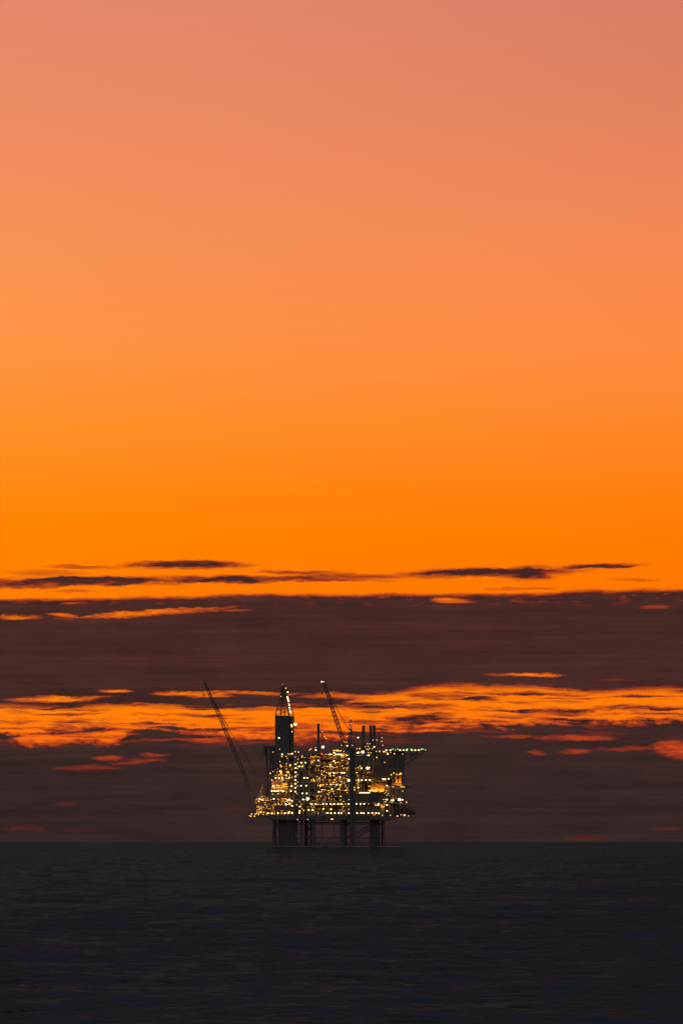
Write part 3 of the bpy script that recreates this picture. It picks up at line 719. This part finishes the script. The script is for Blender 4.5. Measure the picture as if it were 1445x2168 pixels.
def edge(pts):
    lo = min(p[1] for p in pts); hi = max(p[1] for p in pts)
    r = ramp((Uw + 1.0) / 16.45, [((p[0] + 1.0) / 16.45, (((p[1] - lo) / (hi - lo + 1e-6)),) * 3) for p in pts], 'EASE')
    return V(r.k) * (hi - lo) + lo

top1 = edge([(-.9, 12.70), (1, 12.69), (4, 12.64), (5.5, 12.58), (7, 12.60), (8.3, 12.57), (9.4, 12.60), (10.8, 12.57), (12.8, 12.53), (14.4, 12.50)])
bot1 = edge([(-.9, 14.93), (1.2, 15.0), (3.5, 14.96), (5, 15.0), (6.9, 14.98), (7.9, 14.7), (9.5, 14.56), (11.5, 14.58), (12.8, 14.68), (14.4, 14.62)])
top2 = edge([(-.5, 15.42), (.3, 15.54), (.6, 15.72), (2.3, 15.68), (2.85, 15.42), (3.6, 15.36), (4.5, 15.42), (5.2, 15.55), (6.5, 15.6), (8.2, 15.42), (10, 15.33), (11.2, 15.28), (12, 15.24), (14.4, 15.22)])
bank1 = sstep(Vw, top1 - .05, top1 + .07) * sstep(Vw, bot1 + .08, bot1 - .12)
nD = noise(comb(U * 2.6, Vv * 5.5, 4.4), 1.0, 5, .62) - .5
bank2 = sstep(Vw + nD * .42 + nC * .12, top2 - .10, top2 + .16)
dens = mt('MAXIMUM', bank1, bank2)

tear = noise(comb(U * 1.4, Vw * 15.0, 21.3), 1.0, 6, .62) - .47
def blob(u, v, ru, rv, tilt, amp, tr=3.6):
    du = (Uw - u); a = du * (1.0 / ru); b = ((Vw - v) - du * tilt) * (1.0 / rv)
    q = a * a + b * b + tear * tr
    return sstep(q, 1.8, -.5, 0.0, amp)

WISPS = [(3.95, 11.97, 1.15, .085, -.008, .95), (1.75, 12.01, .7, .035, .015, .45), (1.0, 12.14, .7, .07, .02, .3), (1.7, 12.32, 2.1, .10, -.012, 1), (.5, 12.38, 1.0, .08, 0, .8),
         (4.7, 12.27, 1.2, .07, 0, .95), (6.4, 12.26, 1.6, .05, .0, .7), (6.3, 12.12, .7, .04, -.01, .6), (7.4, 12.2, 1.0, .06, 0, .6), (10.3, 12.12, 1.7, .085, -.015, 1), (11.1, 12.12, .55, .13, -.02, 1),
         (12.6, 11.99, .8, .05, -.03, .9), (1.6, 12.54, .5, .03, 0, .4), (13.4, 12.3, .5, .03, 0, .25), (11.2, 12.46, .9, .035, 0, .4),
         # streaks inside the glowing gap
         (9.2, 14.73, .65, .06, .01, .9), (10.2, 14.82, .4, .055, 0, .95), (11.5, 14.70, .95, .055, .012, .9), (9.0, 14.95, .7, .055, 0, .85), (11.7, 15.08, 1.0, .075, .005, .95), (13.7, 15.0, 1.1, .07, .01, .95),
         (13.5, 14.75, .5, .04, 0, .8), (8.8, 15.22, .7, .1, 0, .9), (7.6, 14.95, .8, .13, .02, .6), (6.6, 14.86, .5, .1, 0, .5), (5.2, 14.92, .6, .12, .03, .95), (5.6, 15.02, .7, .07, 0, .6), (12.0, 14.88, .5, .04, 0, .6),
         (1.65, 15.43, 1.25, .12, -.02, 1), (3.3, 15.30, .4, .08, 0, .6), (.35, 15.1, .4, .05, 0, .45), (2.2, 15.6, .9, .05, 0, .6), (4.2, 15.15, 1.2, .025, .0, .35), (1.2, 15.77, .8, .05, 0, .6)]
SLITS = [(3.1, 12.98, 1.6, .07, -.055, 1), (.4, 13.08, .45, .06, 0, .85), (1.3, 13.01, .25, .035, 0, .8), (9.55, 12.72, .45, .06, .01, .85), (13.85, 12.86, .4, .05, 0, .26), (1.5, 12.79, .25, .035, 0, .45), (5.0, 12.93, .4, .03, 0, .35),
         (11.05, 14.285, .72, .045, 0, .95), (2.42, 14.645, .32, .04, 0, .95), (1.2, 14.81, 1.0, .06, -.01, 1), (4.2, 14.70, .9, .06, 0, 1), (5.5, 14.685, .9, .04, 0, .8), (7.0, 14.72, .9, .06, 0, .6), (13.0, 14.4, .5, .03, .02, .18),
         (4.5, 15.69, .45, .045, 0, .7), (5.1, 15.62, .45, .04, 0, .7), (2.25, 16.05, .28, .05, 0, .6), (2.9, 16.13, .55, .05, -.03, .6), (3.25, 16.0, .3, .04, -.02, .6), (1.9, 16.25, .55, .06, -.05, .3), (1.45, 17.04, .25, .045, 0, .45),
         (.5, 17.55, .45, .08, .02, .35), (1.6, 17.55, .4, .05, 0, .16), (5.0, 17.13, .4, .05, 0, .14), (12.2, 15.65, .65, .05, .015, .75), (9.0, 15.47, .6, .04, 0, .8), (12.2, 15.92, .3, .05, 0, .7), (11.4, 15.95, .1, .045, 0, .45),
         (13.3, 15.86, .6, .04, 0, .45), (14.35, 15.9, .4, .16, .05, 1), (12.4, 17.74, .35, .07, 0, .35), (14.1, 17.55, .35, .05, 0, .25), (10.9, 15.6, .5, .04, 0, .3), (6.3, 15.5, .6, .03, 0, .5)]
ws = None
for p in WISPS:
    high = p[1] < 12.4
    if high: p = (p[0], p[1], p[2] * 1.15, p[3] * 1.15, p[4], p[5] * 1.4)
    b_ = blob(*p, 2.0 if high else 4.0); ws = b_ if ws is None else mt('MAXIMUM', ws, b_)
dens = mt('MAXIMUM', dens, ws)
sl = blob(*SLITS[0])
for p in SLITS[1:]:
    if p[1] > 15.6: p = (p[0], p[1], p[2] * 1.15, p[3] * 1.1, p[4], p[5] * (.62 if p[1] < 16.9 else .2))
    sl = mt('MAXIMUM', sl, blob(*p))
# fine streaks of cloud through the glowing gap, fine ragged glow through the banks' rims
streak = noise(comb(U * .75 + nA * .8, Vw * 11.0, 11.3), 1.0, 6, .58)
gap = sstep(Vv, 14.4, 14.7) * sstep(Vv, 15.75, 15.45)
dens = mt('ADD', dens, sstep(streak, .46, .70, 0, .85) * gap, clamp=True)
rim = sstep(Vv, 15.9, 15.3) * sstep(Vv, 15.0, 15.25) * sstep(U, 9.5, 5.0, .2, 1.0)
dens = mt('SUBTRACT', dens, sstep(streak, .50, .34, 0, .75) * rim, clamp=True)
rim1 = sstep(Vv, 12.9, 12.62) * sstep(Vv, 12.4, 12.55)
dens = mt('SUBTRACT', dens, sstep(nB, .02, .2, 0, .28) * rim1, clamp=True)
dens = mt('SUBTRACT', dens, sl * (nC * 1.2 + 1.0), clamp=True)
T = 1.0 - dens

skyc = ramp(mt('DIVIDE', Vv + 2.0, 20.0, clamp=True), [(p, lin(*c)) for p, c in [
    (0.0, (214, 128, 112)), (.10, (226, 134, 108)), (.225, (235, 138, 98)), (.35, (246, 141, 86)), (.475, (255, 143, 64)), (.55, (255, 139, 40)), (.625, (255, 131, 12)), (.675, (255, 127, 0)), (.73, (255, 122, 0)), (.85, (255, 128, 6)), (.89, (252, 104, 14))]])
side_ = ramp(mt('DIVIDE', U, 14.45, clamp=True), [(0, (1.03, 1.03, 1.0)), (.35, (1, 1, 1)), (1, (.90, .87, .90))])
side2 = ramp(mt('DIVIDE', U, 14.45, clamp=True), [(0, (1.02, 1.09, 1.03)), (.45, (1, 1, 1)), (1, (1.0, .93, .96))])
side_ = mixc(sstep(Vv, 1.0, 6.0), side_, side2)
skyc = mixc(1.0, skyc, side_, 'MULTIPLY')
bankn = noise(comb(U * .25, Vv * 7.0, 2.2), 1.0, 4, .6)
cl = ramp(mt('DIVIDE', Vv - 11.5, 6.5, clamp=True), [(p, lin(*c)) for p, c in [(0, (84, 44, 32)), (.12, (70, 41, 37)), (.4, (71, 42, 37)), (.55, (66, 41, 37)), (.68, (58, 40, 38)), (.85, (54, 38, 38)), (1, (53, 38, 38))]])
cl = mixc(1.0, cl, ramp(bankn, [(.25, (.74, .79, .84)), (.5, (.98, .98, .98)), (.75, (1.32, 1.22, 1.15))]), 'MULTIPLY')
soft = noise(comb(U * .7, Vv * 2.0, 31.0), 1.0, 5, .6)
cl = mixc(1.0, cl, ramp(soft, [(.3, (.84, .86, .88)), (.7, (1.15, 1.12, 1.1))]), 'MULTIPLY')
Tg = mt('POWER', T, 1.45); Tb = mt('POWER', T, 1.6)
tcomb = nt.nodes.new('ShaderNodeCombineColor'); put(tcomb.inputs[0], T); put(tcomb.inputs[1], Tg); put(tcomb.inputs[2], Tb)
thru = mixc(1.0, skyc, V(tcomb.outputs[0]), 'MULTIPLY')
own = mixc(1.0, cl, ramp(dens, [(0, (0, 0, 0)), (1, (1, 1, 1))]), 'MULTIPLY')
glowc = mixc(1.0, thru, own, 'ADD')

# the rest of the dome: physical dusk sky
SUN_EL, SUN_AZ = math.radians(0.4), math.radians(-1.2)
ns = nt.nodes.new('ShaderNodeTexSky'); ns.sky_type = 'NISHITA'; ns.sun_disc = False
ns.sun_elevation = SUN_EL; ns.sun_rotation = SUN_AZ; ns.air_density = 1.0; ns.dust_density = 1.0; ns.ozone_density = 3.0
dusk = mixc(1.0, V(ns.outputs[0]), (.76, .41, .26), 'MULTIPLY')
front = sstep(mt('ABSOLUTE', az), 1.1, .25) * sstep(el, .60, .12)
final = mixc(front, dusk, glowc)
bg = nt.nodes.new('ShaderNodeBackground'); LK.new(final.k, bg.inputs['Color']); bg.inputs['Strength'].default_value = 1.0
wo = nt.nodes.new('ShaderNodeOutputWorld'); LK.new(bg.outputs[0], wo.inputs['Surface'])

sl_ = bpy.data.lights.new('sun', 'SUN'); sl_.energy = 0.02; sl_.angle = math.radians(8); sl_.color = (1, .5, .2)
so = bpy.data.objects.new('sun', sl_); COL.objects.link(so)
sd = Vector((math.sin(SUN_AZ) * math.cos(SUN_EL), math.cos(SUN_AZ) * math.cos(SUN_EL), math.sin(SUN_EL)))
so.rotation_euler = sd.to_track_quat('Z', 'Y').to_euler()

# ================================================================== CAMERA
cam = bpy.data.cameras.new('camera'); co = bpy.data.objects.new('camera', cam); COL.objects.link(co)
cam.sensor_fit = 'HORIZONTAL'; cam.sensor_width = 24.0; cam.lens = FPX * 24.0 / 1445.0
cam.clip_start = 1.0; cam.clip_end = 40000.0
co.location = (0, 0, EYE)
pitch = math.atan((1783 - 1084) / FPX) - DIP
co.rotation_euler = (math.pi / 2 + pitch, 0, 0)
sc.camera = co

sc.view_settings.view_transform = 'Standard'; sc.view_settings.look = 'None'; sc.view_settings.exposure = 0; sc.view_settings.gamma = 1
sc.render.engine = 'CYCLES'
sc.cycles.max_bounces = 5; sc.cycles.diffuse_bounces = 2; sc.cycles.glossy_bounces = 2; sc.cycles.sample_clamp_indirect = 3.0; sc.cycles.sample_clamp_direct = 30
sc.cycles.filter_width = 1.4; sc.cycles.use_denoising = True; sc.cycles.denoiser = 'OPENIMAGEDENOISE'; sc.cycles.denoising_prefilter = 'ACCURATE'
